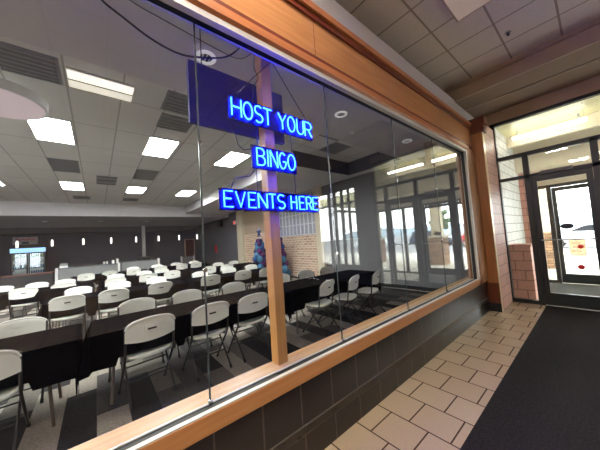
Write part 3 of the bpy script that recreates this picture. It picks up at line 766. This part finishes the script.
# lobby ceiling light and sprinkler
def lobby_light(x, y, label, m):
    t = thing('lobby_ceiling_light', label, 'light', (x,y,4.25), 0)
    MB().box(-.3,.3,-.3,.3,-.07,0).build('housing', M['tan_paint'], t)
    MB().box(-.28,.28,-.28,.28,-.076,-.07).build('lens', m, t)
lobby_light(3.29,.62,'square white light panel at the top edge of the lobby ceiling',M['panel_off'])
for i,(x,y) in enumerate(((0.4,.75),(-2.8,.3),(-2.0,-.4),(-3.4,-1.6),(-3.6,-.5))):  # unseen panels added to light the lobby, placed clear of the window reflections
    lobby_light(x,y,'added square light panel on the lobby ceiling, unseen behind the viewer, %s' % ['overhead','far left','right of overhead','rear left','left of overhead'][i],M['fill_warm'])
t = thing('ceiling_sprinkler','tiny dark sprinkler head on the lobby ceiling','sprinkler',(4.48,.57,4.25))
MB().lathe([(.035,0),(.035,-.006)],0,0,20).build('flange', M['ventdark'], t); MB().lathe([(.01,0),(.01,-.035),(.02,-.037),(.02,-.04)],0,0,12).build('head', M['black'], t)

# ------------------------------------------------------------------ far end of the hall
def half_wall(x0, x1, y, h, label, posts=(-1,1)):
    t = thing('half_wall', label, 'partition', ((x0+x1)/2,y,0), 0, 'grey half walls in front of the back bar')
    w = (x1-x0)/2
    MB().box(-w+.05,w-.05,-.05,.05,0,h-.04).build('panel', M['panelgrey'], t)
    MB().box(-w+.05,w-.05,-.08,.08,h-.04,h).build('cap', M['charcoal'], t)
    for s in posts: MB().box(s*w-.045,s*w+.045,-.07,.07,0,h+.01).build('end_post', M['white'], t)
half_wall(-1.35,.82,15,1.0,'longer grey half wall with white end post behind the farthest tables')
half_wall(.88,2.52,15,1.04,'second grey half wall, right of the longer one', (1,))
half_wall(4.75,5.6,19.5,.88,'small separate grey half wall near the brown far door')
t = thing('bar_counter','dark bar counter with brown wooden top in front of the drinks cooler','counter',(-2.95,15.1,0))
MB().box(-1.5,1.5,-.3,.3,0,.84).build('body', M['black'], t); MB().box(-1.53,1.53,-.35,.35,.84,.88).build('worktop', M['oak_brown'], t, bevel=.006)
struct('trim_25', MB().box(2.53,2.72,20.9,21.1,0,3.3), M['white'])
struct('door_5', MB().box(5.75,5.83,22.44,22.52,0,2.25).box(6.5,6.58,22.44,22.52,0,2.25).box(5.83,6.5,22.44,22.52,2.17,2.25), M['tan_paint'])
dd = bpy.data.objects['door_5']
lf = MB().box(5.83,6.5,22.45,22.5,0,2.17).build('door_leaf', M['redbrown'], dd); MB().tube([(6.42,22.45,1.0),(6.42,22.40,1.0)], .03, 12).build('knob', M['steel'], lf)
for i in range(8):
    x = -3.45+1.40*i if i < 7 else 6.3
    t = thing('pendant_lamp','small white tube pendant above the back bar, %s from left' % ORD[i],'lamp',(x,20.8,2.06),0,'tube pendants along the back bar')
    MB().lathe([(.04,.08),(.05,.09),(.05,.40),(.035,.46)],0,0,16).build('shade', M['pend'], t, smooth=True)
    MB().tube([(0,0,.45),(0,0,1.24)], .006, 6).build('cord', M['wire'], t)
# drinks cooler
t = thing('drinks_cooler','tall black drinks cooler with two glass doors and lit blue header','fridge',(-2.9,20.3,0))
MB().box(-.66,.66,.30,.36,0,2.07).box(-.66,-.60,-.30,.30,0,2.07).box(.60,.66,-.30,.30,0,2.07).box(-.60,.60,-.30,.30,1.98,2.07).box(-.60,.60,-.30,.30,0,.22).build('cabinet', M['black'], t)
MB().box(-.60,.60,.285,.30,.22,1.98).build('liner', M['fridge_in'], t)
MB().box(-.66,.66,-.37,-.30,1.84,2.07).build('header_light', M['fridge_glow'], t)
MB().box(-.655,.655,-.36,-.30,0,.2).build('kick_grille', M['ventdark'], t)
for k in range(5): MB().box(-.6,.6,-.25,.285,.34+.3*k,.36+.3*k).build('shelf', M['steel'], t)
for s in (-1,1):
    d = MB().box(s*.33-.32,s*.33-.27,-.35,-.31,.21,1.83).box(s*.33+.27,s*.33+.32,-.35,-.31,.21,1.83).box(s*.33-.27,s*.33+.27,-.35,-.31,.21,.27).box(s*.33-.27,s*.33+.27,-.35,-.31,1.77,1.83).build('door', M['black'], t)
    MB().box(s*.33-.27,s*.33+.27,-.332,-.328,.27,1.77).build('glass_pane', M['glass2'], d)
    MB().tube([(s*.06,-.35,.9),(s*.06,-.38,.92),(s*.06,-.38,1.28),(s*.06,-.35,1.3)], .01, 8).build('handle', M['steel'], d, smooth=True)
cols = [srgb(70,120,150),srgb(210,215,220),srgb(60,90,150),srgb(200,60,60),srgb(120,160,90)]
bproto = {}
shelf_names = ['lowest','second lowest','middle','second highest','top']
for k in range(5):
    for s in (-1,1):
        for j in range(6):
            ci = [3 if s > 0 else 0, 2 if s > 0 else 1, 0, 1, 4][k]
            if ci not in bproto:
                b = MB().lathe([(.03,0),(.034,.01),(.034,.13),(.014,.18),(.014,.205)],0,0,12).build('drink_bottle', mat('drink_%d' % ci, cols[ci], .25), smooth=True)
                bproto[ci] = b
            else:
                b = bproto[ci].copy(); C.objects.link(b)
            b.location = (-2.9+s*.33-.225+.09*j, 20.13, .361+.3*k)
            tag(b, 'small bottle on the %s shelf behind the %s cooler door' % (shelf_names[k], 'left' if s < 0 else 'right'), 'bottle', 'drinks on the %s shelf, %s door' % (shelf_names[k], 'left' if s < 0 else 'right'))
# lettered board above the cooler
t = thing('wall_sign','pale sign board with red lettering on the wall above the drinks cooler','sign',(-3.38,22.46,2.37))
MB().box(-.52,.52,-.03,.03,0,.46).build('board', mat('pale_board', srgb(186,182,190), .6, var=.1), t)
m = MB(); m.tube([(-.40+.8*k/40, -.035, .30+.07*math.sin(k*1.3)+.02*math.sin(k*.5)) for k in range(41)], .014, 6)
m.build('script', M['red'], t, smooth=True)
MB().box(-.14,.14,-.036,-.03,.03,.17).build('picture', M['charcoal'], t)
# small items on the bar and half walls
def item(name, x, y, z, prof, m, label, cat):
    o = MB().lathe(prof,0,0,14).build(name, m, smooth=True); o.location = (x,y,z); return tag(o, label, cat)
jar = [(.05,0),(.055,.02),(.055,.2),(.03,.24),(.03,.28)]
amber = mat('amber_jar', srgb(190,150,70), .35)
for i, x in enumerate((-3.95,-3.75,-3.58)):
    item('amber_jar', x, 15.15, .88, jar, amber, 'amber jar on the bar counter left of the cooler, %s of three' % ['leftmost','middle','rightmost'][i], 'jar')
can = [(.05,0),(.05,.14),(.045,.16)]
item('white_canister', .60,15,1.0,can,M['white'],'white canister on the longer half wall, left of two near its right end','canister')
item('white_canister', .76,15,1.0,[(.05,0),(.05,.2),(.045,.22)],M['white'],'taller white canister at the right end of the longer half wall','canister')
item('paper_cup', .25,15,1.0,[(.035,0),(.045,.12)],M['white'],'small white cup on the half wall, left of the canisters','cup')
item('paper_cup', .36,15,1.0,[(.035,0),(.045,.12)],M['white'],'small white cup on the half wall, nearest the canisters','cup')
t = thing('cash_register','small dark till with white front on the left end of half wall','till',(-1.12,15,1.0))
MB().box(-.13,.13,-.07,.07,0,.09).build('base', M['white'], t); MB().prism([(-.07,.09),(.07,.09),(.07,.2),(.0,.2)], 'x', -.12,.12).build('screen', M['panelgrey'], t)
t = thing('equipment_box','black equipment box on the second half wall','box',(1.85,15,1.04))
MB().box(-.3,.3,-.07,.07,0,.16).build('case', M['black'], t, bevel=.01); MB().box(-.08,.08,-.02,.02,.16,.2).build('handle', M['ventdark'], t)
t = thing('cable_tray','long low black tray on top of the longer half wall','tray',(-.35,15,1.0))
MB().box(-.45,.45,-.06,.06,0,.05).build('base', M['black'], t); MB().box(-.45,.45,-.06,-.05,.05,.08).build('lip', M['black'], t)
# right wall: extinguisher, exit sign, speaker, lattice screen
t = thing('fire_extinguisher','red fire extinguisher on the dark wall near the cream pilaster','fire extinguisher',(6.5,17.3,1.0))
MB().lathe([(.06,0),(.085,.02),(.085,.42),(.05,.5),(.025,.52),(.025,.56)],0,0,18).build('cylinder', M['red'], t, smooth=True)
MB().tube([(0,0,.54),(-.1,0,.5),(-.11,0,.2)], .014, 8).build('hose', M['black'], t, smooth=True); MB().box(-.02,.11,-.02,.02,.2,.24).build('bracket', M['steel'], t)
t = thing('exit_sign','small red exit sign high on the wall left of the brick','sign',(6.57,14.2,2.75))
MB().box(-.03,.03,-.18,.18,0,.22).build('housing', M['white'], t)
ex = MB()
for ch, y in (('E',.12),('X',.04),('I',-.03),('T',-.11)):
    FONT['X'] = [[(0,0),(1,1)],[(0,1),(1,0)]]
    for st in FONT[ch]: ex.tube([(-.034, y+.03-.055*u, .04+.14*v) for u, v in st], .008, 6)
ex.build('lettering', M['redlight'], t)
t = thing('wall_speaker','dark box speaker high on the dark wall below EVENTS HERE','speaker',(6.42,16.2,2.75))
MB().box(-.13,.13,-.25,.25,0,.4).build('cabinet', M['black'], t, bevel=.01); MB().box(.12,.18,-.04,.04,.15,.25).build('bracket', M['steel'], t)
t = thing('lattice_screen','white lattice window panel on the wall above the buff brick','screen',(6.575,8.4,1.75))
MB().box(.0,.02,-1.5,1.5,0,1.7).build('backing', M['pale_window'], t)
lt = MB()
for k in range(13): lt.box(-.03,.0,-1.5+.25*k-.02,-1.5+.25*k+.02,0,1.7)
for k in range(5): lt.box(-.028,-.001,-1.5,1.5,.425*k-.02,.425*k+.02)
lt.build('lattice', M['lattice'], t)
# balloon columns
bal = [mat('balloon_%s' % n, c, .18, .25) for n, c in (('blue',srgb(40,84,150)),('purple',srgb(96,40,110)),('teal',srgb(70,130,170)),('navy',srgb(36,44,96)))]
def balloon_column(x, y, label, seed):
    t = thing('balloon_column', label, 'balloons', (x,y,0), 0, 'balloon columns against the brick wall')
    MB().lathe([(.2,0),(.2,.02),(.02,.03),(.015,2.0)],0,0,16).build('stand', M['black'], t)
    rr = random.Random(seed)
    nr = 9; meshes = {}
    for k in range(nr):
        f = k/(nr-1); R0 = .30*(1-f)+.10*f; r = .185*(1-f)+.10*f
        z = .16 + 1.66*f*(1-.12*f)
        for j in range(4):
            a = PI/2*j + k*PI/4 + seed
            key = (k//3, (k+j) % 4)
            mb = MB(); prof = []
            for q in range(9):
                th = PI*q/8; prof.append((max(.004, r*math.sin(th)), -r*1.08*math.cos(th)))
            o = mb.lathe(prof,0,0,14).build('balloon', bal[[0,2,1,3][(k+(j%2)+ (k//3))%4]], t, smooth=True)
            o.location = (R0*math.cos(a), R0*math.sin(a), z)
    st = MB(); vs = []; fs = []
    for k in range(10):
        a = PI*k/5+PI/2; q = .30 if k % 2 == 0 else .12
        vs.append((0, q*math.cos(a), 2.02+q*math.sin(a)))
    vs += [(-.06,0,2.02),(.06,0,2.02)]
    for k in range(10): fs += [(k,(k+1)%10,10),((k+1)%10,k,11)]
    st.add(vs, fs).build('star_topper', bal[3], t)
balloon_column(6.05,10.45,'blue and purple balloon column with star, left of the wooden post',.2)
balloon_column(6.05,8.85,'blue and purple balloon column with star, right of the wooden post',.9)

# ------------------------------------------------------------------ sky and view
w = bpy.data.worlds.new('sky'); S.world = w; w.use_nodes = True
nt = w.node_tree; bg = nt.nodes['Background']
tc = nt.nodes.new('ShaderNodeTexCoord'); nz = nt.nodes.new('ShaderNodeTexNoise'); nz.inputs['Scale'].default_value = 2.2; nz.inputs['Detail'].default_value = 5
mp = nt.nodes.new('ShaderNodeMapping'); mp.inputs['Scale'].default_value = (1,1,4)
nt.links.new(tc.outputs['Generated'], mp.inputs['Vector']); nt.links.new(mp.outputs['Vector'], nz.inputs['Vector'])
rp = nt.nodes.new('ShaderNodeValToRGB'); rp.color_ramp.elements[0].color = (.78,.86,.95,1); rp.color_ramp.elements[1].color = (1,1,1,1)
rp.color_ramp.elements[0].position = .35; rp.color_ramp.elements[1].position = .6
nt.links.new(nz.outputs['Fac'], rp.inputs['Fac']); nt.links.new(rp.outputs['Color'], bg.inputs['Color'])
bg.inputs['Strength'].default_value = 16
vs_ = S.view_settings
vs_.view_transform = 'Standard'; vs_.look = 'None'; vs_.exposure = 0; vs_.gamma = 1; vs_.use_curve_mapping = False
S.cycles.max_bounces = 10; S.cycles.diffuse_bounces = 4; S.cycles.transparent_max_bounces = 24
